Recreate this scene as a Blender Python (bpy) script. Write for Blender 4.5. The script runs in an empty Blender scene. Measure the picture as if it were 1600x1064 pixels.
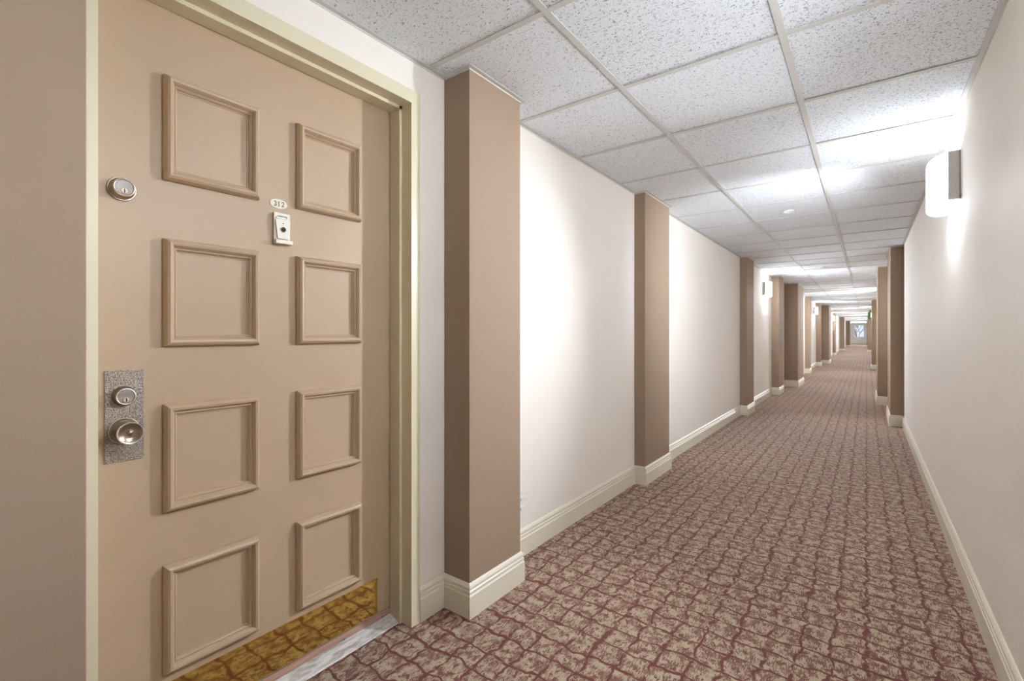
import bpy, bmesh, math, random
from mathutils import Vector, Matrix

sc = bpy.context.scene
C = sc.collection
random.seed(7)

# ------------------------------------------------------------------ camera, world, exposure
EYE = 1.133
cam_d = bpy.data.cameras.new('camera')
cam = bpy.data.objects.new('camera', cam_d)
C.objects.link(cam)
cam.location = (0, 0, EYE)
cam.rotation_euler = (math.radians(90), 0, math.atan2(554, 737))
cam_d.sensor_width = 36
cam_d.lens = 36 * 737 / 1600
cam_d.shift_y = -11 / 1600
cam_d.clip_start = 0.02
cam_d.clip_end = 300
sc.camera = cam

world = bpy.data.worlds.new('sky')
sc.world = world
world.use_nodes = True
bg = world.node_tree.nodes['Background']
bg.inputs[0].default_value = (0.80, 0.88, 1.0, 1)
bg.inputs[1].default_value = 0.17
world.cycles.sampling_method = 'NONE'

sc.view_settings.view_transform = 'Standard'
sc.view_settings.look = 'None'
sc.view_settings.gamma = 1
sc.view_settings.use_curve_mapping = False
sc.view_settings.exposure = 2.58

LAMP_POWER = 1.5           # bulb light leaving a sconce above and below
GLOW = 2.4                 # radiance of the lit diffuser
GLOW_ENDS = 14.0           # extra glow added at its ends to throw light along the corridor
BEAM_POWER = 31.0          # each spot added outside a sconce's glass, thrown along the corridor
LAMP_COLOR = (0.92, 1.0, 1.10)

# ------------------------------------------------------------------ dimensions (metres)
ZC = 2.198                 # ceiling
XL, XR = -1.41, 0.36       # wall faces
YB, YE = -7.0, 64.0        # corridor ends
PITCH = 0.61
Y0 = 1.312                 # a cross tee line
XM1, XM2 = -0.846, -0.239  # main runners

# ------------------------------------------------------------------ materials
class NT:
    """small node-tree helper"""
    def __init__(self, name):
        self.m = bpy.data.materials.new(name)
        self.m.use_nodes = True
        self.t = self.m.node_tree
        self.n = self.t.nodes
        self.p = self.n['Principled BSDF']
        self.out = self.n['Material Output']
    def add(self, kind, **kw):
        x = self.n.new(kind)
        for k, v in kw.items():
            setattr(x, k, v)
        return x
    def link(self, a, b):
        self.t.links.new(a, b)
    def put(self, sock, v):
        if hasattr(v, 'is_linked') or isinstance(v, bpy.types.NodeSocket):
            self.link(v, sock)
        else:
            sock.default_value = v
    def math(self, op, a, b=0.0, c=0.0, clamp=False):
        x = self.add('ShaderNodeMath', operation=op)
        x.use_clamp = clamp
        self.put(x.inputs[0], a); self.put(x.inputs[1], b)
        if op in ('MULTIPLY_ADD', 'SMOOTH_MIN', 'WRAP', 'COMPARE'):
            self.put(x.inputs[2], c)
        return x.outputs[0]
    def smooth(self, v, lo, hi):
        x = self.add('ShaderNodeMapRange', interpolation_type='SMOOTHSTEP')
        self.put(x.inputs['Value'], v)
        x.inputs['From Min'].default_value = lo
        x.inputs['From Max'].default_value = hi
        return x.outputs[0]
    def noise(self, vec, scale, detail=2.0, rough=0.5, dist=0.0):
        x = self.add('ShaderNodeTexNoise')
        if vec is not None:
            self.link(vec, x.inputs['Vector'])
        x.inputs['Scale'].default_value = scale
        x.inputs['Detail'].default_value = detail
        x.inputs['Roughness'].default_value = rough
        x.inputs['Distortion'].default_value = dist
        return x.outputs[0]
    def mapping(self, vec, scale=(1, 1, 1), loc=(0, 0, 0)):
        x = self.add('ShaderNodeMapping')
        self.link(vec, x.inputs['Vector'])
        x.inputs['Scale'].default_value = scale
        x.inputs['Location'].default_value = loc
        return x.outputs[0]
    def mix(self, fac, a, b):
        x = self.add('ShaderNodeMix', data_type='RGBA')
        self.put(x.inputs[0], fac)
        self.put(x.inputs[6], a if isinstance(a, bpy.types.NodeSocket) else (*a, 1))
        self.put(x.inputs[7], b if isinstance(b, bpy.types.NodeSocket) else (*b, 1))
        return x.outputs[2]
    def bump(self, height, strength, dist):
        x = self.add('ShaderNodeBump')
        self.link(height, x.inputs['Height'])
        x.inputs['Strength'].default_value = strength
        x.inputs['Distance'].default_value = dist
        self.link(x.outputs[0], self.p.inputs['Normal'])
    def obj(self):
        return self.add('ShaderNodeTexCoord').outputs['Object']
    def pos(self):
        return self.add('ShaderNodeNewGeometry').outputs['Position']

def paint(name, col, rough=0.6, bscale=220, bstr=0.12, vary=0.04, spec=0.3, bdist=0.0015):
    k = NT(name)
    pos = k.pos()
    big = k.noise(pos, 1.7, 3)
    dark = tuple(c * (1 - vary) for c in col)
    lite = tuple(min(1, c * (1 + vary)) for c in col)
    k.link(k.mix(big, dark, lite), k.p.inputs['Base Color'])
    k.p.inputs['Roughness'].default_value = rough
    k.p.inputs['Specular IOR Level'].default_value = spec
    if bstr:
        k.bump(k.noise(pos, bscale, 2), bstr, bdist)
    return k.m

def plain(name, col, rough=0.5, metal=0.0, spec=0.5):
    k = NT(name)
    v = k.noise(k.obj(), 30, 2)
    k.link(k.mix(v, tuple(c * .95 for c in col), tuple(min(1, c * 1.05) for c in col)), k.p.inputs['Base Color'])
    k.p.inputs['Roughness'].default_value = rough
    k.p.inputs['Metallic'].default_value = metal
    k.p.inputs['Specular IOR Level'].default_value = spec
    return k.m

M = {}
M['wall'] = paint('cream_wall_paint', (0.86, 0.80, 0.73), 0.8, 260, 0.10, 0.015, 0.15)
M['wall_peel'] = paint('orange_peel_wall_paint', (0.86, 0.80, 0.73), 0.75, 190, 0.30, 0.015, 0.2, bdist=0.003)
M['taupe'] = paint('taupe_pilaster_paint', (0.355, 0.258, 0.183), 0.8, 230, 0.10, 0.02, 0.12)
M['base'] = paint('cream_skirting_enamel', (0.79, 0.735, 0.60), 0.35, 60, 0.04, 0.02, 0.5)
M['frame'] = paint('cream_frame_enamel', (0.73, 0.665, 0.475), 0.38, 90, 0.05, 0.02, 0.5)
M['door'] = paint('tan_door_enamel', (0.515, 0.378, 0.25), 0.42, 140, 0.10, 0.03, 0.45)
M['white_enamel'] = plain('white_enamel', (0.80, 0.80, 0.79), 0.4)
M['tee'] = paint('grid_enamel', (0.64, 0.63, 0.60), 0.75, 40, 0.0, 0.02, 0.1)
M['gap'] = plain('dark_gap', (0.03, 0.025, 0.02), 0.8)
M['nickel'] = plain('brushed_nickel', (0.50, 0.46, 0.42), 0.45, 0.6)
M['ivory'] = plain('ivory_enamel', (0.80, 0.76, 0.62), 0.35)
M['viewer'] = plain('off_white_viewer_metal', (0.72, 0.68, 0.58), 0.4, 0.15)
M['black'] = plain('black_ink', (0.03, 0.025, 0.02), 0.5)
M['green'] = plain('green_sign_housing', (0.10, 0.22, 0.05), 0.5)
M['concrete'] = plain('plenum_board', (0.35, 0.35, 0.35), 0.9)
M['bark'] = plain('tree_bark', (0.22, 0.23, 0.26), 0.9)
M['outlet'] = plain('white_outlet_plastic', (0.78, 0.76, 0.74), 0.35)

def mat_carpet():
    k = NT('maroon_and_beige_carpet')
    pos = k.pos()
    # wobble the grid
    wob = k.add('ShaderNodeTexNoise'); k.link(pos, wob.inputs['Vector']); wob.inputs['Scale'].default_value = 13; wob.inputs['Detail'].default_value = 2.0
    sep = k.add('ShaderNodeSeparateXYZ'); k.link(pos, sep.inputs[0])
    sw = k.add('ShaderNodeSeparateColor'); k.link(wob.outputs['Color'], sw.inputs[0])
    x = k.math('MULTIPLY_ADD', k.math('SUBTRACT', sw.outputs[0], 0.5), 0.072, sep.outputs[0])
    y = k.math('MULTIPLY_ADD', k.math('SUBTRACT', sw.outputs[1], 0.5), 0.066, sep.outputs[1])
    def line(c, period, lo, hi):
        f = k.math('FRACT', k.math('DIVIDE', c, period))
        d = k.math('MULTIPLY', k.math('ABSOLUTE', k.math('SUBTRACT', f, 0.5)), 2.0)   # 1 on the line
        return k.smooth(d, lo, hi)
    thick = k.noise(pos, 26, 2)
    lx = line(x, 0.097, 0.825, 0.93)
    ly = line(y, 0.099, 0.845, 0.94)
    lx = k.math('MULTIPLY', lx, k.smooth(thick, 0.30, 0.48))
    ly = k.math('MULTIPLY', ly, k.smooth(thick, 0.18, 0.40))
    lines = k.math('MAXIMUM', lx, ly)
    # hatch of short strokes running along the corridor, in patches
    st = k.noise(k.mapping(pos, (330, 42, 1)), 1.0, 2.0, 0.6)
    weave = k.noise(k.mapping(pos, (520, 520, 1)), 1.0, 1.0)
    patch = k.noise(k.mapping(pos, (30, 22, 1)), 1.0, 2.0, 0.5)
    motif = k.noise(k.mapping(pos, (62, 44, 1)), 1.0, 2.0, 0.5, 0.9)
    h = k.math('ADD', k.math('MULTIPLY', st, 0.90), k.math('MULTIPLY', patch, 0.70))
    h = k.math('ADD', h, k.math('MULTIPLY', weave, 0.25))
    hatch = k.smooth(h, 0.915, 0.965)
    blob = k.smooth(motif, 0.565, 0.615)
    blob = k.math('MULTIPLY', blob, 0.9)
    dark = k.math('MAXIMUM', lines, k.math('MAXIMUM', k.math('MULTIPLY', hatch, 0.80), blob))
    beige = k.mix(weave, (0.37, 0.285, 0.19), (0.58, 0.46, 0.325))
    tone = k.noise(pos, 3.0, 2)
    maroon = k.mix(tone, (0.135, 0.035, 0.029), (0.18, 0.055, 0.046))
    k.link(k.mix(dark, beige, maroon), k.p.inputs['Base Color'])
    k.p.inputs['Roughness'].default_value = 0.95
    k.p.inputs['Specular IOR Level'].default_value = 0.1
    k.p.inputs['Sheen Weight'].default_value = 0.15
    hh = k.math('ADD', k.math('MULTIPLY', weave, 0.6), k.math('MULTIPLY', dark, -0.5))
    k.bump(hh, 0.5, 0.003)
    return k.m
M['carpet'] = mat_carpet()

def mat_tile(name, density):
    k = NT(name)
    o = k.obj()
    rnd = k.add('ShaderNodeObjectInfo').outputs['Random']
    off = k.add('ShaderNodeVectorMath', operation='ADD')
    comb = k.add('ShaderNodeCombineXYZ')
    k.put(comb.inputs[0], k.math('MULTIPLY', rnd, 37.0)); k.put(comb.inputs[1], k.math('MULTIPLY', rnd, 91.0))
    k.link(o, off.inputs[0]); k.link(comb.outputs[0], off.inputs[1])
    v = off.outputs[0]
    worm = k.noise(k.mapping(v, (105, 150, 1)), 1.0, 1.5, 0.5, 1.2)
    pin = k.noise(k.mapping(v, (300, 300, 1)), 1.0, 1.0)
    fiss = k.smooth(worm, 0.66 - density, 0.72 - density)
    pins = k.smooth(pin, 0.595, 0.68)
    dark = k.math('MAXIMUM', k.math('MULTIPLY', fiss, 0.80), k.math('MULTIPLY', pins, 0.5))
    soft = k.noise(v, 60, 3)
    basec = k.mix(soft, (0.82, 0.85, 0.885), (0.88, 0.91, 0.94))
    k.link(k.mix(dark, basec, (0.24, 0.245, 0.255)), k.p.inputs['Base Color'])
    k.p.inputs['Roughness'].default_value = 0.9
    k.p.inputs['Specular IOR Level'].default_value = 0.1
    k.bump(k.math('SUBTRACT', 1.0, dark), 0.5, 0.003)
    return k.m
M['tile_a'] = mat_tile('fissured_tile_coarse', 0.075)
M['tile_b'] = mat_tile('fissured_tile_fine', 0.05)

def mat_hammered():
    k = NT('hammered_pewter')
    o = k.obj()
    n = k.noise(o, 340, 2.5, 0.6, 0.6)
    k.link(k.mix(k.smooth(n, 0.35, 0.65), (0.17, 0.13, 0.105), (0.52, 0.45, 0.38)), k.p.inputs['Base Color'])
    k.p.inputs['Metallic'].default_value = 0.75
    k.p.inputs['Roughness'].default_value = 0.42
    k.bump(n, 0.7, 0.002)
    return k.m
M['hammered'] = mat_hammered()
M['pewter'] = plain('antique_pewter', (0.36, 0.295, 0.235), 0.26, 0.9)
M['pewter_face'] = plain('worn_pewter_face', (0.34, 0.30, 0.275), 0.5, 0.6)
M['brass_key'] = plain('pale_key_brass', (0.62, 0.52, 0.40), 0.5, 0.5)
M['rim'] = plain('pale_metal_rim', (0.75, 0.68, 0.58), 0.35, 0.85)  # paler metal for the lock and knob rims
M['screw'] = plain('screw_steel', (0.30, 0.26, 0.22), 0.4, 0.8)

def mat_brass():
    k = NT('polished_brass')
    o = k.obj()
    n = k.noise(k.mapping(o, (4, 30, 90)), 1.0, 3)
    k.link(k.mix(n, (0.90, 0.68, 0.20), (0.98, 0.78, 0.28)), k.p.inputs['Base Color'])
    k.p.inputs['Metallic'].default_value = 1.0
    k.p.inputs['Roughness'].default_value = 0.06
    k.bump(k.noise(o, 26, 2), 0.03, 0.002)
    return k.m
M['brass'] = mat_brass()

def mat_wood():
    k = NT('reddish_threshold_wood')
    n = k.noise(k.mapping(k.obj(), (160, 8, 120)), 1.0, 4)
    k.link(k.mix(n, (0.30, 0.15, 0.10), (0.62, 0.40, 0.31)), k.p.inputs['Base Color'])
    k.p.inputs['Roughness'].default_value = 0.45
    return k.m
M['wood'] = mat_wood()

def mat_alu():
    k = NT('scuffed_aluminium')
    n = k.noise(k.mapping(k.obj(), (60, 12, 60)), 1.0, 5, 0.65)
    k.link(k.mix(k.smooth(n, 0.35, 0.6), (0.50, 0.46, 0.44), (0.88, 0.87, 0.88)), k.p.inputs['Base Color'])
    k.p.inputs['Metallic'].default_value = 0.35
    k.p.inputs['Roughness'].default_value = 0.38
    return k.m
M['alu'] = mat_alu()

def mat_diffuser(name, factor):
    k = NT(name)
    em = k.add('ShaderNodeEmission')
    em.inputs[0].default_value = (*LAMP_COLOR, 1)
    lat = k.add('ShaderNodeSeparateXYZ'); k.link(k.obj(), lat.inputs[0])
    ay = k.math('ABSOLUTE', lat.outputs[1])
    ends = k.math('MULTIPLY', k.smooth(ay, 0.125, 0.165), k.smooth(ay, 0.203, 0.185))      # extra glow added at the ends to light the door side
    low = k.math('SUBTRACT', 1.0, k.smooth(lat.outputs[2], 0.05, 0.11))     # kept low so less of it reaches the ceiling
    k.link(k.math('MULTIPLY_ADD', k.math('MULTIPLY', ends, low), GLOW_ENDS * factor, GLOW * max(factor, .8)), em.inputs[1])
    k.link(em.outputs[0], k.out.inputs[0])
    return k.m
M['diffuser'] = mat_diffuser('lit_frosted_diffuser', 1.0)
M['diffuser_added'] = mat_diffuser('lit_frosted_diffuser_added_sconce', 1.5)  # brighter glass for the sconce added opposite the door
M['diffuser_strong'] = mat_diffuser('lit_frosted_diffuser_strong_bulbs', 1.9)

def emis(name, col, s):
    k = NT(name)
    em = k.add('ShaderNodeEmission')
    em.inputs[0].default_value = (*col, 1); em.inputs[1].default_value = s
    k.link(em.outputs[0], k.out.inputs[0])
    return k.m
M['bulb'] = emis('lit_bulb_glass', LAMP_COLOR, 6.0)
M['exit_face'] = emis('lit_pale_green_panel', (0.75, 1.0, 0.55), 0.9)

def mat_glass():
    k = NT('window_glass')
    k.p.inputs['Base Color'].default_value = (1, 1, 1, 1)
    k.p.inputs['Roughness'].default_value = 0.02
    k.p.inputs['Transmission Weight'].default_value = 1.0
    k.p.inputs['IOR'].default_value = 1.05
    return k.m
M['glass'] = mat_glass()

# ------------------------------------------------------------------ geometry helpers
def obj(name, bm, mat, parent=None, loc=None, bevel=0.0, smooth=False):
    if bevel:
        bmesh.ops.bevel(bm, geom=bm.edges[:], offset=bevel, segments=2, affect='EDGES', profile=0.5)
    bmesh.ops.recalc_face_normals(bm, faces=bm.faces[:])
    me = bpy.data.meshes.new(name)
    bm.to_mesh(me); bm.free()
    if smooth:
        for p in me.polygons:
            p.use_smooth = True
    me.materials.append(M[mat])
    o = bpy.data.objects.new(name, me)
    C.objects.link(o)
    if parent:
        o.parent = parent
    if loc:
        o.location = loc
    return o

def empty(name, loc=(0, 0, 0), rz=0.0):
    o = bpy.data.objects.new(name, None)
    C.objects.link(o)
    o.location = loc; o.rotation_euler = (0, 0, rz)
    o.empty_display_size = 0.1
    return o

def tag(o, label, cat, group=None, kind=None):
    o['label'] = label; o['category'] = cat
    if group: o['group'] = group
    if kind: o['kind'] = kind
    return o

def setting(o, label, cat):
    return tag(o, label, cat, None, 'structure')

def box(bm, x0, x1, y0, y1, z0, z1):
    v = [bm.verts.new((x, y, z)) for x in (x0, x1) for y in (y0, y1) for z in (z0, z1)]
    for f in ((0, 1, 3, 2), (4, 6, 7, 5), (0, 4, 5, 1), (2, 3, 7, 6), (0, 2, 6, 4), (1, 5, 7, 3)):
        bm.faces.new([v[i] for i in f])
    return bm

def B(*boxes):
    bm = bmesh.new()
    for b in boxes:
        box(bm, *b)
    return bm

def lathe_x(profile, seg=40, cy=0.0, cz=0.0, ring=False):
    """surface of revolution about an X-parallel axis; profile = [(x, r)]"""
    bm = bmesh.new()
    rings = []
    for x, r in profile:
        if r < 1e-6:
            rings.append([bm.verts.new((x, cy, cz))])
        else:
            rings.append([bm.verts.new((x, cy + r * math.cos(2 * math.pi * i / seg), cz + r * math.sin(2 * math.pi * i / seg))) for i in range(seg)])
    for a, b in zip(rings, rings[1:]):
        for i in range(seg):
            j = (i + 1) % seg
            if len(a) == 1 and len(b) == 1: continue
            if len(a) == 1: bm.faces.new((a[0], b[i], b[j]))
            elif len(b) == 1: bm.faces.new((a[i], b[0], a[j]))
            else: bm.faces.new((a[i], b[i], b[j], a[j]))
    if ring:
        for i in range(seg):
            j = (i + 1) % seg
            bm.faces.new((rings[-1][i], rings[0][i], rings[0][j], rings[-1][j]))
        return bm
    for end in (rings[0], rings[-1]):
        if len(end) > 1:
            bm.faces.new(end)
    return bm

def prism(poly, axis, a, b):
    """extrude a closed 2-D polygon along an axis from a to b; poly in the other two axes in order"""
    bm = bmesh.new()
    def P(p, t):
        if axis == 'x': return (t, p[0], p[1])
        if axis == 'y': return (p[0], t, p[1])
        return (p[0], p[1], t)
    A = [bm.verts.new(P(p, a)) for p in poly]
    D = [bm.verts.new(P(p, b)) for p in poly]
    n = len(poly)
    for i in range(n):
        bm.faces.new((A[i], A[(i + 1) % n], D[(i + 1) % n], D[i]))
    bm.faces.new(A); bm.faces.new(D)
    return bm

def sweep_segments(path, profile):
    """path: axis-aligned 2-D polyline, the room on its right-hand side. One mitred bmesh for each segment."""
    out = []
    n = len(path)
    def nrm(a, b):
        d = (Vector(b) - Vector(a)).normalized()
        return Vector((d.y, -d.x))
    N = [nrm(path[i], path[i + 1]) for i in range(n - 1)]
    for i in range(n - 1):
        m0 = N[i] if i == 0 else N[i] + N[i - 1]
        m1 = N[i] if i == n - 2 else N[i] + N[i + 1]
        bm = bmesh.new()
        A, D = [], []
        for d, z in profile:
            p = Vector(path[i]) + m0 * d; q = Vector(path[i + 1]) + m1 * d
            A.append(bm.verts.new((p.x, p.y, z))); D.append(bm.verts.new((q.x, q.y, z)))
        k = len(profile)
        for j in range(k):
            bm.faces.new((A[j], A[(j + 1) % k], D[(j + 1) % k], D[j]))
        bm.faces.new(A); bm.faces.new(D)
        out.append(bm)
    return out

def frame_ring(y0, y1, z0, z1, profile):
    """mitred rectangular moulding in the YZ plane; profile = [(inset, x)] closed"""
    bm = bmesh.new()
    rings = []
    for d, x in profile:
        rings.append([bm.verts.new((x, y0 + d, z0 + d)), bm.verts.new((x, y1 - d, z0 + d)),
                      bm.verts.new((x, y1 - d, z1 - d)), bm.verts.new((x, y0 + d, z1 - d))])
    k = len(rings)
    for a in range(k):
        b = (a + 1) % k
        for i in range(4):
            j = (i + 1) % 4
            bm.faces.new((rings[a][i], rings[a][j], rings[b][j], rings[b][i]))
    return bm

# ------------------------------------------------------------------ pilaster layout
LEFT = [(-0.12, 0.2465, -1.265), (1.404, 1.75, -1.268), (3.42, 3.96, -1.325), (7.15, 7.65, -1.32),
        (9.9, 10.45, -1.29), (11.6, 12.7, -1.16), (15.8, 16.3, -1.30), (19.6, 20.1, -1.29), (21.2, 22.2, -1.12),
        (29.6, 30.1, -1.29), (37.5, 38.4, -1.17), (50.0, 51.0, -1.16)]
RIGHT = [(7.42, 8.4, 0.234), (9.5, 10.5, 0.14), (18.9, 19.9, 0.13), (36.0, 37.0, 0.05), (50.0, 51.0, 0.02)]

# ------------------------------------------------------------------ the setting
fl = obj('floor', B((XL - 0.2, XR + 0.2, YB - 0.2, YE + 0.2, -0.12, 0.0)), 'carpet')
setting(fl, 'maroon and beige carpet woven in a wavy grid down the corridor', 'carpet')

# door opening in the left wall
DO_Y0, DO_Y1, DO_Z = 0.2916, 1.2184, 2.022
FR = 0.043
wl = obj('wall_left', B((XL - 0.16, XL, YB - 0.1, DO_Y0 - 0.004, 0, ZC + 0.1),
                        (XL - 0.16, XL, DO_Y0 - 0.004, DO_Y1 + 0.004, DO_Z + 0.004, ZC + 0.1),
                        (XL - 0.16, XL, DO_Y1 + 0.004, YE + 0.1, 0, ZC + 0.1)), 'wall')
setting(wl, 'cream painted corridor wall holding the door', 'wall')
wr = obj('wall_right', B((XR, XR + 0.16, YB - 0.1, YE + 0.1, 0, ZC + 0.1)), 'wall_peel')
setting(wr, 'cream textured corridor wall on the right with the large near sconce', 'wall')
wb = obj('wall_back', B((XL, XR, YB - 0.1, YB, 0, ZC + 0.1)), 'wall')
setting(wb, 'cream wall closing the corridor behind the viewer', 'wall')

# end wall with a window
WX0, WX1, WZ0, WZ1 = -1.08, -0.18, 0.72, 2.08
we = obj('wall_end', B((XL, WX0, YE, YE + 0.16, 0, ZC + 0.1), (WX1, XR, YE, YE + 0.16, 0, ZC + 0.1),
                       (WX0, WX1, YE, YE + 0.16, 0, WZ0), (WX0, WX1, YE, YE + 0.16, WZ1, ZC + 0.1)), 'wall')
setting(we, 'pale wall around the window at the far corridor end', 'wall')
win = empty('window_1', ((WX0 + WX1) / 2, YE, WZ0))
setting(win, 'bright window with pale frame at the far end of the corridor', 'window')
wx = (WX1 - WX0) / 2; wh = WZ1 - WZ0
obj('window_frame', B((-wx, -wx + .05, .02, .10, 0, wh), (wx - .05, wx, .02, .10, 0, wh),
                      (-wx + .05, wx - .05, .02, .10, 0, .05), (-wx + .05, wx - .05, .02, .10, wh - .05, wh)), 'white_enamel', win)
obj('meeting_rail', B((-wx + .05, wx - .05, .03, .09, wh * .5 - .025, wh * .5 + .025)), 'nickel', win)
for z0, z1 in ((.05, wh * .5 - .025), (wh * .5 + .025, wh - .05)):
    obj('pane', B((-wx + .05, wx - .05, .055, .06, z0, z1)), 'glass', win)
obj('window_sill', B((-wx - .04, wx + .04, -.05, .0, -.03, 0)), 'white_enamel', win)

# ceiling: board above, then grid and tiles
ceil = obj('ceiling', B((XL - 0.16, XR + 0.16, YB - 0.1, YE + 0.1, ZC + 0.1, ZC + 0.16)), 'concrete')
setting(ceil, 'white suspended ceiling of square fissured tiles in a metal grid', 'ceiling')
for x in (XM1, XM2):
    obj('main_runner', B((x - .012, x + .012, YB, YE, ZC - .004, ZC - .001), (x - .001, x + .001, YB, YE, ZC - .001, ZC + .04)), 'tee', ceil)
COLS = [(XL + 0.012, XM1 - 0.006), (XM1 + 0.006, XM2 - 0.006), (XM2 + 0.006, XR - 0.012)]
LAST_ROW = 45                       # rows beyond are a single far part
kmin = math.floor((YB - Y0) / PITCH)
kmax = math.ceil((YE - Y0) / PITCH)
tile_me, tee_me = {}, {}
far_tiles, far_tees = bmesh.new(), bmesh.new()
for k in range(kmin, kmax):
    ya, yb = Y0 + k * PITCH, Y0 + (k + 1) * PITCH
    ya_, yb_ = max(ya + .006, YB), min(yb - .006, YE)
    for c, (xa, xb) in enumerate(COLS):
        if k > LAST_ROW:
            box(far_tiles, xa, xb, ya_, yb_, ZC, ZC + .016)
            box(far_tees, xa + .006, xb - .006, ya - .012, ya + .012, ZC - .0035, ZC - .001)
            continue
        w, d = xb - xa, yb_ - ya_
        coarse = (c == 2 and k < 3) or (c == 1 and k == 0) or random.random() < 0.15
        key = (c, round(d, 3), coarse)
        if key not in tile_me:
            bm = B((-w / 2, w / 2, -d / 2, d / 2, 0, .016))
            t = obj('ceiling_tile', bm, 'tile_a' if coarse else 'tile_b', ceil)
            tile_me[key] = t.data
        else:
            t = bpy.data.objects.new('ceiling_tile', tile_me[key]); C.objects.link(t); t.parent = ceil
        t.location = ((xa + xb) / 2, (ya_ + yb_) / 2, ZC + random.uniform(0.0, 0.0015))
        t.rotation_euler = (random.uniform(-.0022, .0022), random.uniform(-.0022, .0022), 0)
        if ya > YB:
            if c not in tee_me:
                bm = B((-w / 2 + .006, w / 2 - .006, -.012, .012, -.0035, -.001), (-w / 2 + .006, w / 2 - .006, -.001, .001, -.001, .03))
                t = obj('cross_tee', bm, 'tee', ceil)
                tee_me[c] = t.data
            else:
                t = bpy.data.objects.new('cross_tee', tee_me[c]); C.objects.link(t); t.parent = ceil
            t.location = ((xa + xb) / 2, ya, ZC)
ft = obj('far_tiles', far_tiles, 'tile_b', ceil); ft['kind'] = 'stuff'
ft = obj('far_tees', far_tees, 'tee', ceil); ft['kind'] = 'stuff'

# wall angle strips round walls and pilasters, and skirting boards
def left_path(y0, y1):
    p = [(XL, y0)]
    for a, b, x in LEFT:
        if a > y0 and b < y1:
            p += [(XL, a), (x, a), (x, b), (XL, b)]
    return p + [(XL, y1)]
def right_path():
    p = [(XR, YE)]
    for a, b, x in reversed(RIGHT):
        p += [(XR, b), (x, b), (x, a), (XR, a)]
    return p + [(XR, YB)]
ANGLE = [(0, ZC - .010), (.0025, ZC - .010), (.0025, ZC - .004), (.021, ZC - .004), (.021, ZC - .001), (0, ZC - .001)]
for path in (left_path(YB, YE), right_path()):
    for bm in sweep_segments(path, ANGLE):
        obj('wall_angle', bm, 'tee', ceil)
SKIRT = [(0, 0), (.015, 0), (.015, .088), (.0105, .094), (.013, .0965), (.013, .106), (.009, .1105), (.0115, .1135),
         (.0115, .122), (.007, .130), (.003, .135), (0, .135)]
bl = empty('baseboard_left', (XL, 0, 0)); setting(bl, 'cream moulded skirting board wrapping the left wall and its pilasters', 'baseboard')
br = empty('baseboard_right', (XR, 0, 0)); setting(br, 'cream moulded skirting board along the right wall', 'baseboard')
for parent, path in ((bl, left_path(YB, DO_Y0 - FR)), (bl, left_path(DO_Y1 + FR, YE)), (br, right_path())):
    for bm in sweep_segments(path, SKIRT):
        o = obj('skirting_board', bm, 'base', parent)
        o.matrix_parent_inverse = Matrix.Translation(-parent.location)
be = empty('baseboard_end', (0, YE, 0)); setting(be, 'cream skirting board under the far window', 'baseboard')
o = obj('skirting_board', sweep_segments([(XL + .02, YE), (XR - .02, YE)], SKIRT)[0], 'base', be)
o.matrix_parent_inverse = Matrix.Translation(-be.location)

# pilasters
LL = ['taupe pilaster left of the tan door at the photo edge', 'large near taupe pilaster right of the tan door',
      'second taupe pilaster right of the door on the left wall', 'third taupe pilaster right of the door, just before the left wall sconce',
      'slim taupe pilaster lit by the left wall sconce beside it', 'wide dark-sided pilaster just past the nearest left wall sconce',
      'slim pilaster beyond the wide dark-sided one on the left wall', 'slim pilaster next to the second left wall sconce',
      'wide pilaster just past the second left wall sconce', 'slim far pilaster by the third left wall sconce',
      'distant left pilaster, second from the end window', 'distant left pilaster nearest the end window']
RL = ['nearest dark brown pilaster on the right wall', 'pinkish taupe pilaster right behind the nearest one on the right wall',
      'third pilaster along the right wall, before the green sign', 'dark far pilaster on the right wall beyond the green sign',
      'distant right pilaster nearest the end window']
for (a, b, x), lab in zip(LEFT, LL):
    o = obj('pilaster', B((.0015, x - XL, 0, b - a, 0, ZC - .001)), 'taupe', None, (XL, a, 0), bevel=0.002)
    tag(o, lab, 'pilaster', 'taupe pilasters of the corridor')
for (a, b, x), lab in zip(RIGHT, RL):
    o = obj('pilaster', B((x - XR, -.0015, 0, b - a, 0, ZC - .001)), 'taupe', None, (XR, a, 0), bevel=0.002)
    tag(o, lab, 'pilaster', 'taupe pilasters of the corridor')

# ------------------------------------------------------------------ the door
DX = -1.515                       # door face
FX = -1.400                       # frame face
SX0, SX1, ST = -1.455, -1.512, 0.0125
door = empty('door_1', (FX, (DO_Y0 + DO_Y1) / 2, 0))
setting(door, 'tan eight-panel apartment door numbered 312 in a cream frame', 'door')
def dobj(name, bm, mat, parent=door, **kw):
    o = obj(name, bm, mat, parent, **kw)
    base = Matrix.Translation(-Vector(door.location))
    if parent is door:
        o.matrix_parent_inverse = base
    return o
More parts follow.
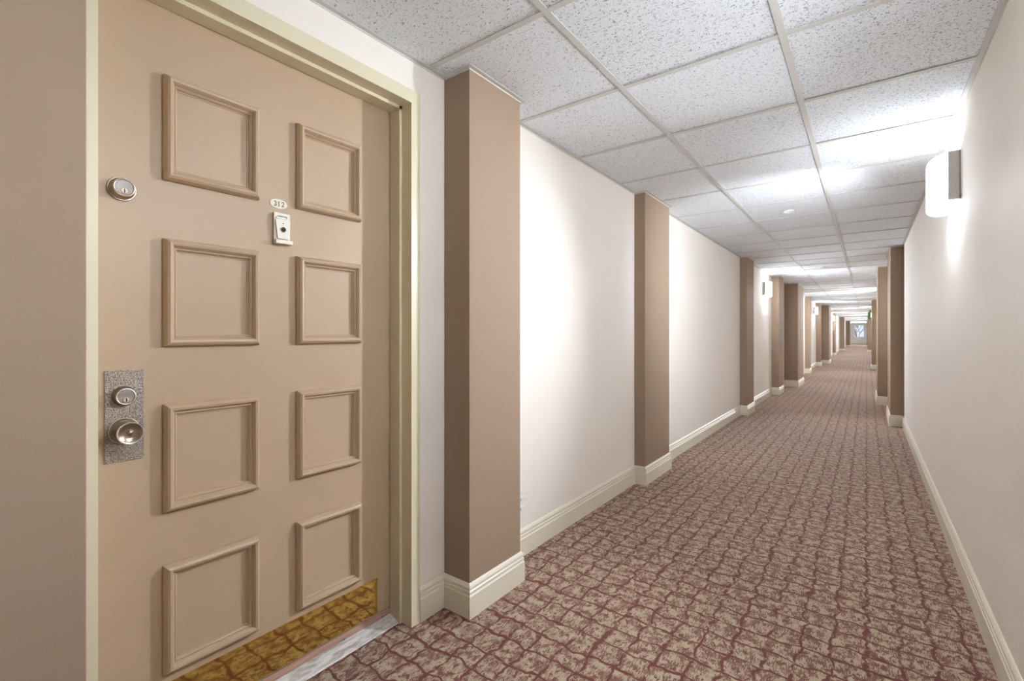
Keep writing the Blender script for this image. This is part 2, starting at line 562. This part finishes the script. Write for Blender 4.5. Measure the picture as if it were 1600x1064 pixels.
# frame: two jambs and a head, each one hollow-metal section (plan polygon x, y)
def jamb(side):
    y = DO_Y1 if side > 0 else DO_Y0
    s = side
    poly = [(FX, y), (FX, y + s * FR), (XL - .004, y + s * FR), (XL - .004, y + s * .004), (-1.565, y + s * .004), (-1.565, y),
            (SX1, y), (SX1, y - s * ST), (SX0, y - s * ST), (SX0, y)]
    return prism(poly, 'z', 0.0, DO_Z)
j = dobj('jamb', jamb(1), 'frame'); dobj('jamb', jamb(-1), 'frame')
z = DO_Z
head = [(FX, z), (FX, z + FR + .007), (XL - .004, z + FR + .007), (XL - .004, z + .004), (-1.565, z + .004), (-1.565, z), (SX1, z), (SX1, z - ST), (SX0, z - ST), (SX0, z)]
hb = prism(head, 'y', DO_Y0, DO_Y1)
dobj('frame_head', hb, 'frame')
for s, y in ((1, DO_Y1), (-1, DO_Y0)):        # corner blocks of the head face
    a, b = sorted((y, y + s * FR))
    dobj('head_corner', B((XL - .004, FX, a, b, z, z + FR + .007)), 'frame')
# leaf
LY0, LY1, LZ0, LZ1 = DO_Y0 + .003, DO_Y1 - .003, 0.048, DO_Z - .003
leaf = dobj('door_leaf', B((DX - .045, DX, LY0, LY1, LZ0, LZ1)), 'door', bevel=0.0015)
leaf_off = leaf.matrix_parent_inverse.copy()
def lobj(name, bm, mat, parent=leaf, **kw):
    return obj(name, bm, mat, parent, **kw)
MOULD = [(0, DX - .001), (0, DX + .008), (.002, DX + .013), (.005, DX + .0205), (.011, DX + .0245), (.017, DX + .0230), (.021, DX + .0165),
         (.0235, DX + .0105), (.0265, DX + .0115), (.029, DX + .0090), (.0315, DX + .003), (.034, DX + .003), (.034, DX - .001)]
ROWS = [(1.547, 1.830), (1.098, 1.389), (0.652, 0.942), (0.215, 0.507)]
for z0, z1 in ROWS:
    for y0, y1 in ((0.450, 0.699), (0.820, 1.066)):
        lobj('panel_moulding', frame_ring(y0, y1, z0, z1, MOULD), 'door', smooth=False)
# kick plate
kp = dobj('kick_plate', B((DX, DX + .0018, 0.345, 1.147, 0.052, 0.187)), 'brass', bevel=0.0004)
kp['label'] = 'polished brass kick plate'
for y in (0.36, 0.60, 0.90, 1.135):
    for zz in (0.062, 0.178):
        obj('screw', lathe_x([(DX + .0018, .0035), (DX + .0032, .0028), (DX + .0036, 0)], 12, y, zz), 'brass', kp)
# lock plate with cylinder and knob
lp = dobj('lock_plate', B((DX, DX + .003, 0.328, 0.408, 0.808, 1.040)), 'hammered', bevel=0.0008)
lp['label'] = 'hammered pewter lock plate'
LYc = 0.366
def lockset(parent, y, zc, x0, r):
    a = obj('lock_cylinder', lathe_x([(x0, r), (x0 + .004, r), (x0 + .020, r * .80), (x0 + .022, r * .76), (x0 + .0205, r * .70)], 48, y, zc), 'pewter', parent, smooth=False)
    obj('pale_rim', lathe_x([(x0 + .0195, r * .82), (x0 + .0222, r * .79), (x0 + .0226, r * .75), (x0 + .0222, r * .71), (x0 + .0195, r * .71)], 48, y, zc, True), 'rim', parent)
    obj('cylinder_face', lathe_x([(x0 + .010, r * .70), (x0 + .0205, r * .70), (x0 + .0210, r * .64), (x0 + .0205, 0)], 48, y, zc), 'pewter_face', parent)
    obj('key_plug', lathe_x([(x0 + .015, .0068), (x0 + .0222, .0068), (x0 + .0228, .006), (x0 + .0228, 0)], 24, y, zc - .0085), 'brass_key', parent)
    obj('keyhole', B((x0 + .0222, x0 + .0232, y - .001, y + .001, zc - .0135, zc - .0035), (x0 + .0222, x0 + .0232, y - .0006, y + .0022, zc - .0105, zc - .0085)), 'black', parent)
lockset(lp, LYc, 0.974, DX + .003, 0.0255)
kx = DX + .003; kz = 0.886
obj('pale_rim', lathe_x([(kx + .053, .0274), (kx + .0562, .0272), (kx + .0574, .0262), (kx + .0570, .0246), (kx + .053, .0244)], 64, LYc, kz, True), 'rim', lp)
obj('rose_rim', lathe_x([(kx + .003, .0322), (kx + .0055, .0322), (kx + .0062, .0312), (kx + .003, .0312)], 64, LYc, kz, True), 'rim', lp)
obj('knob_rose', lathe_x([(kx, .0320), (kx + .004, .0320), (kx + .008, .030), (kx + .010, .029), (kx + .0105, .014)], 56, LYc, kz), 'pewter', lp)
obj('knob', lathe_x([(kx + .008, .0125), (kx + .026, .0115), (kx + .032, .0165), (kx + .042, .0245), (kx + .051, .0275), (kx + .055, .0270), (kx + .0565, .0250),
                     (kx + .0555, .0235), (kx + .0515, .0150), (kx + .0495, .0072), (kx + .0500, .0060), (kx + .0525, .0052), (kx + .0535, .0030), (kx + .0537, 0)], 64, LYc, kz), 'pewter', lp, smooth=True)
# deadbolt
db = dobj('deadbolt', lathe_x([(DX, .0305), (DX + .003, .0305), (DX + .006, .029)], 48, 0.362, 1.500), 'pewter')
db['label'] = 'round pewter deadbolt lock'
lockset(db, 0.362, 1.500, DX + .004, 0.0275)
# number plate
NY, NZ = 0.763, 1.550
def ellipse_prism(cy, cz, ry, rz, x0, x1, seg=40):
    return prism([(cy + ry * math.cos(2 * math.pi * i / seg), cz + rz * math.sin(2 * math.pi * i / seg)) for i in range(seg)], 'x', x0, x1)
npl = dobj('number_plate', ellipse_prism(NY, NZ, 0.0280, .0152, DX, DX + .0025), 'ivory')
npl['label'] = 'small oval ivory plate reading 312'
def stroke(pts, x0, x1):
    """flat brush stroke through (y, z, half-width) points"""
    bm = bmesh.new()
    L, R = [], []
    for i, (y, z_, w) in enumerate(pts):
        a = pts[max(i - 1, 0)]; b = pts[min(i + 1, len(pts) - 1)]
        d = Vector((b[0] - a[0], b[1] - a[1])).normalized()
        n = Vector((-d.y, d.x)) * w
        L.append((y + n.x, z_ + n.y)); R.append((y - n.x, z_ - n.y))
    for i in range(len(pts) - 1):
        vs = []
        for x in (x0, x1):
            vs.append([bm.verts.new((x, *p)) for p in (L[i], L[i + 1], R[i + 1], R[i])])
        bm.faces.new(vs[0]); bm.faces.new(vs[1])
        for q in range(4):
            bm.faces.new((vs[0][q], vs[0][(q + 1) % 4], vs[1][(q + 1) % 4], vs[1][q]))
    return bm
def arc(cy, cz, r, a0, a1, n, w0, w1, rz=None):
    rz = rz or r
    return [(cy + r * math.cos(math.radians(a0 + (a1 - a0) * i / n)), cz + rz * math.sin(math.radians(a0 + (a1 - a0) * i / n)),
             w0 + (w1 - w0) * math.sin(math.pi * i / n)) for i in range(n + 1)]
H = .0150
def digit(d, cy):
    z0 = NZ - H / 2; x0, x1 = DX + .0022, DX + .0032
    if d == '3':
        top = arc(cy, z0 + H * .75, .0031, 160, -80, 12, .0005, .0011, H * .24)
        bot = arc(cy, z0 + H * .27, .0036, 80, -160, 14, .0005, .0013, H * .26)
        return stroke(top + bot, x0, x1)
    if d == '1':
        bm = B((x0, x1, cy - .0011, cy + .0011, z0, z0 + H), (x0, x1, cy - .0032, cy + .0032, z0, z0 + .0009))
        box(bm, x0, x1, cy - .0028, cy, z0 + H - .0022, z0 + H - .0012)
        return bm
    top = arc(cy, z0 + H * .70, .0034, 170, -40, 12, .0005, .0012, H * .29)
    return stroke(top + [(cy + .0010, z0 + H * .34, .0009), (cy - .0036, z0 + .0008, .0008), (cy - .0034, z0 + .0011, .0010), (cy + .0040, z0 + .0011, .0011), (cy + .0042, z0 + .0034, .0003)], x0, x1)
for d, cy in (('3', NY - .0125), ('1', NY), ('2', NY + .0125)):
    obj('digit', digit(d, cy), 'black', npl)
# door viewer with hinged cover
VY, VZ0, VZ1 = 0.770, 1.420, 1.520
dv = dobj('door_viewer', B((DX, DX + .010, VY - .026, VY + .026, VZ0 + .004, VZ1)), 'viewer', bevel=0.001)
dv['label'] = 'off-white metal peephole box with tapered cover'
obj('cover', prism([(VY - .0245, VZ1 - .024), (VY + .0245, VZ1 - .024), (VY + .017, VZ0 + .016), (VY - .017, VZ0 + .016)], 'x', DX + .010, DX + .0165), 'viewer', dv, bevel=0.001)
obj('bottom_lip', B((DX, DX + .024, VY - .026, VY + .028, VZ0, VZ0 + .012)), 'viewer', dv, bevel=0.001)
obj('card_slot', B((DX + .0098, DX + .0105, VY - .015, VY + .015, VZ1 - .012, VZ1 - .0095), (DX + .0098, DX + .0105, VY + .0125, VY + .0155, VZ1 - .017, VZ1 - .0095)), 'black', dv)
obj('card_holder', B((DX + .0098, DX + .0125, VY - .020, VY + .012, VZ1 - .019, VZ1 - .0125)), 'viewer', dv)
obj('lens_ring', lathe_x([(DX + .016, .0085), (DX + .0195, .0080), (DX + .0205, .0055), (DX + .0185, .0045)], 32, VY, VZ0 + .046), 'pewter', dv)
obj('lens', lathe_x([(DX + .016, .0046), (DX + .0185, .0046), (DX + .0200, .0025), (DX + .0203, 0)], 24, VY, VZ0 + .046), 'black', dv)
obj('pin', lathe_x([(DX + .016, .0018), (DX + .0175, .0018), (DX + .0175, 0)], 12, VY, VZ0 + .066), 'black', dv)
# threshold
th = dobj('threshold', prism([(-1.60, 0), (-1.5125, 0), (-1.5125, .030), (-1.517, .044), (-1.60, .044)], 'y', DO_Y0, DO_Y1), 'wood')
th['label'] = 'reddish wooden door sill'
dobj('sill_strip', prism([(-1.5125, 0), (-1.462, 0), (-1.464, .004), (-1.475, .009), (-1.500, .020), (-1.5125, .022)], 'y', DO_Y0, DO_Y1), 'alu')['label'] = 'scuffed aluminium sill strip'
for y in (0.44, 0.72, 1.0, 1.17):
    dobj('sill_screw', lathe_x([(-1.5125, .0045), (-1.5105, .004), (-1.5105, 0)], 12, y, .0262), 'screw')
# small strike marks in the hinge-side jamb gap
dobj('hinge_edge', B((DX - .002, DX + .0025, DO_Y1 - ST - .0035, DO_Y1 - ST - .0005, 0.362, 0.386)), 'brass_key')

# ------------------------------------------------------------------ wall sconces
SW, SH, SD, SA = 0.41, 0.235, 0.045, 0.062
def make_sconce():
    r = empty('wall_sconce')
    obj('back_plate', B((0, .006, -SW / 2, SW / 2, 0, SH)), 'white_enamel', r)
    for s in (-1, 1):
        y0, y1 = sorted((s * SW / 2, s * (SW / 2 - .003)))
        obj('end_bracket', B((0, SD, y0, y1, 0, SH)), 'nickel', r)
    n = 12
    bm = bmesh.new()
    ro, ri = [], []
    for i in range(n + 1):
        t = -1 + 2 * i / n
        t = math.sin(t * math.pi / 2); y = t * SW / 2 * .995
        x = SD + SA * (1 - abs(t) ** 2.5) ** .8 if abs(t) < 1 else SD
        ro.append([bm.verts.new((x, y, z)) for z in (0, SH)])
        ri.append([bm.verts.new((x - .004, y * .985, z)) for z in (0, SH)])
    for i in range(n):
        bm.faces.new((ro[i][0], ro[i + 1][0], ro[i + 1][1], ro[i][1]))
        bm.faces.new((ri[i][1], ri[i + 1][1], ri[i + 1][0], ri[i][0]))
        bm.faces.new((ro[i][1], ro[i + 1][1], ri[i + 1][1], ri[i][1]))
        bm.faces.new((ro[i][0], ri[i][0], ri[i + 1][0], ro[i + 1][0]))
    bm.faces.new((ro[0][0], ro[0][1], ri[0][1], ri[0][0]))
    bm.faces.new((ro[n][0], ri[n][0], ri[n][1], ro[n][1]))
    obj('diffuser', bm, 'diffuser', r, smooth=True)
    obj('lamp_bar', B((.006, .022, -.13, .13, SH * .44, SH * .56)), 'white_enamel', r)
    for y in (-.15, .15):
        b = lathe_x([(-.06, 0), (-.06, .010), (.055, .010), (.060, .006), (.062, 0)], 16)
        o = obj('bulb', b, 'bulb', r, (.045, y, SH / 2), smooth=True)
        o.rotation_euler = (0, -math.pi / 2, 0)
    obj('glass_clip', B((.006, SD + SA - .006, -.002, .002, .004, .010)), 'nickel', r)
    return r
def copy_tree(o, parent=None):
    c = o.copy(); C.objects.link(c); c.parent = parent
    for ch in o.children:
        copy_tree(ch, c)
    return c
proto = make_sconce()
SZ = 1.778
diff_me = {}
for nm in ('diffuser_added', 'diffuser_strong'):
    diff_me[nm] = next(c for c in proto.children if c.name.startswith('diffuser')).data.copy()
    diff_me[nm].materials[0] = M[nm]
def lamp(parent_loc, out, factor):
    d = bpy.data.lights.new('sconce_lamp', 'POINT')
    d.energy = LAMP_POWER; d.color = LAMP_COLOR; d.shadow_soft_size = 0.035
    o = bpy.data.objects.new('sconce_lamp', d); C.objects.link(o)
    o.location = (parent_loc[0] + out * 0.060, parent_loc[1], SZ + SH / 2)
    for s in (-1, 1):
        d = bpy.data.lights.new('added_beam', 'SPOT')  # spot added just outside the diffuser to brighten door and corridor
        d.energy = BEAM_POWER * factor * (1.0 if s < 0 else (0.08 if parent_loc[1] < 3 else (0.68 if parent_loc[1] < 50 else 1.5))); d.color = LAMP_COLOR; d.shadow_soft_size = 0.05
        d.spot_size = math.radians(86 if s < 0 else 110); d.spot_blend = 1.0
        o = bpy.data.objects.new('added_beam', d); C.objects.link(o)
        o.location = (parent_loc[0] + out * 0.165, parent_loc[1] + s * 0.13, SZ + SH * .2)
        o.rotation_euler = Vector((out * (.52 if s < 0 else .72), s * (.83 if s < 0 else .69), (-.30 if s < 0 else -.16))).to_track_quat('-Z', 'Y').to_euler()
SCONCES = [('R', 3.295, 'large bowed white sconce on the near right wall'),
           ('L', 9.16, 'nearest lit sconce on the left wall, behind the third pilaster'),
           ('R', 14.3, 'sconce on the right wall hidden past the pinkish pilaster'),
           ('L', 18.75, 'second lit sconce along the left wall'),
           ('R', 23.8, 'sconce on the right wall past the third pilaster'),
           ('L', 29.0, 'third lit sconce far down the left wall'),
           ('R', 33.5, 'far sconce on the right wall beyond the green sign'),
           ('L', 39.5, 'fourth distant sconce on the left wall'),
           ('R', 45.0, 'distant sconce on the right wall near the end'),
           ('L', 52.5, 'last distant sconce on the left wall'),
           ('R', 58.0, 'last sconce on the right wall beside the end window'),
           ('R', 1.13, 'added unseen sconce on the right wall beside the viewer, lighting the tan door')]  # last one is added out of view as fill for the door
for i, (side, y, lab) in enumerate(SCONCES):
    o = proto if i == 0 else copy_tree(proto)
    x = XR if side == 'R' else XL
    o.location = (x, y, SZ); o.rotation_euler = (0, 0, math.pi if side == 'R' else 0)
    tag(o, lab, 'wall lamp', 'bowed wall sconces along the corridor')
    lamp((x, y), -1 if side == 'R' else 1, 0.45 if y < 3 else (1.0 if y == 3.295 else (1.25 if y < 30 else 1.7)))
    glass = next(c for c in o.children if c.name.startswith('diffuser'))
    if y != 3.295:
        glass.data = diff_me['diffuser_added' if y < 3 else 'diffuser_strong']

# ------------------------------------------------------------------ small ceiling and wall fittings
SPR = [(4.71, 'round white sprinkler cover in the ceiling past the near sconce'), (9.05, 'round white sprinkler cover in the ceiling by the left sconce'),
       (13.4, 'small far sprinkler cover in the ceiling beyond the two')]
for i, (y, lab) in enumerate(SPR):
    r = empty('sprinkler_cover', (-0.54, y, ZC))
    tag(r, lab, 'sprinkler', 'sprinkler covers in the ceiling')
    for nm, prof in (('cover_plate', [(-.012, 0), (-.012, .042), (-.010, .045), (-.008, .045), (-.008, 0)]), ('collar', [(-.008, 0), (-.008, .034), (-.001, .036), (-.001, 0)])):
        o = obj(nm, lathe_x(prof, 32), 'white_enamel', r)
        o.rotation_euler = (0, -math.pi / 2, 0)
# electrical outlet behind the near pilaster
ou = empty('wall_outlet', (XL, 1.925, 0.215))
tag(ou, 'white wall outlet peeking out behind the near pilaster', 'outlet')
obj('cover_plate', B((0, .006, -.036, .036, 0, .115)), 'outlet', ou, bevel=0.001)
for zz in (.018, .066):
    s = obj('socket', B((.004, .013, -.017, .046, zz, zz + .022)), 'outlet', ou, bevel=0.002)
    obj('slot', B((.0125, .0135, -.008, -.005, zz + .006, zz + .017), (.0125, .0135, .005, .008, zz + .006, zz + .017)), 'black', s)
# exit sign down the corridor
ex = empty('exit_sign', (0.155, 27.0, 1.80))
tag(ex, 'small green lit sign hanging from the ceiling down the right side', 'sign')
obj('housing', B((-.11, .11, -.03, .03, 0, .31)), 'green', ex, bevel=0.004)
obj('lit_panel', B((.0, .085, -.034, -.029, .06, .27)), 'exit_face', ex)
obj('canopy', B((-.06, .06, -.04, .04, .31, .394)), 'green', ex)

# ------------------------------------------------------------------ bare tree outside the end window
tr = empty('bare_tree', (-0.9, 71.0, -2.5))
tag(tr, 'bare grey tree standing outside the far end window', 'tree')
def limb(bm, p, d, L, r, depth):
    q = p + d * L
    ax = d.orthogonal().normalized(); ay = d.cross(ax)
    A = [bm.verts.new(p + (ax * math.cos(t) + ay * math.sin(t)) * r) for t in (0, 1.57, 3.14, 4.71)]
    D = [bm.verts.new(q + (ax * math.cos(t) + ay * math.sin(t)) * r * .7) for t in (0, 1.57, 3.14, 4.71)]
    for i in range(4):
        bm.faces.new((A[i], A[(i + 1) % 4], D[(i + 1) % 4], D[i]))
    if depth:
        for _ in range(3):
            nd = (d + Vector((random.uniform(-.8, .8), random.uniform(-.8, .8), random.uniform(-.1, .5)))).normalized()
            limb(bm, q, nd, L * random.uniform(.6, .8), r * .62, depth - 1)
bt = bmesh.new(); limb(bt, Vector((0, 0, 0)), Vector((0, 0, 1)), 2.6, .09, 0)
obj('trunk', bt, 'bark', tr)
bb = bmesh.new()
for _ in range(4):
    limb(bb, Vector((0, 0, 2.5)), Vector((random.uniform(-.6, .6), random.uniform(-.5, .5), 1)).normalized(), 1.2, .055, 4)
obj('branches', bb, 'bark', tr)

# light bounces
try:
    sc.cycles.max_bounces = 8
    sc.cycles.diffuse_bounces = 5
    sc.cycles.caustics_reflective = False
    sc.cycles.caustics_refractive = False
    sc.cycles.adaptive_threshold = 0.035
    sc.cycles.transparent_max_bounces = 16
except Exception:
    pass
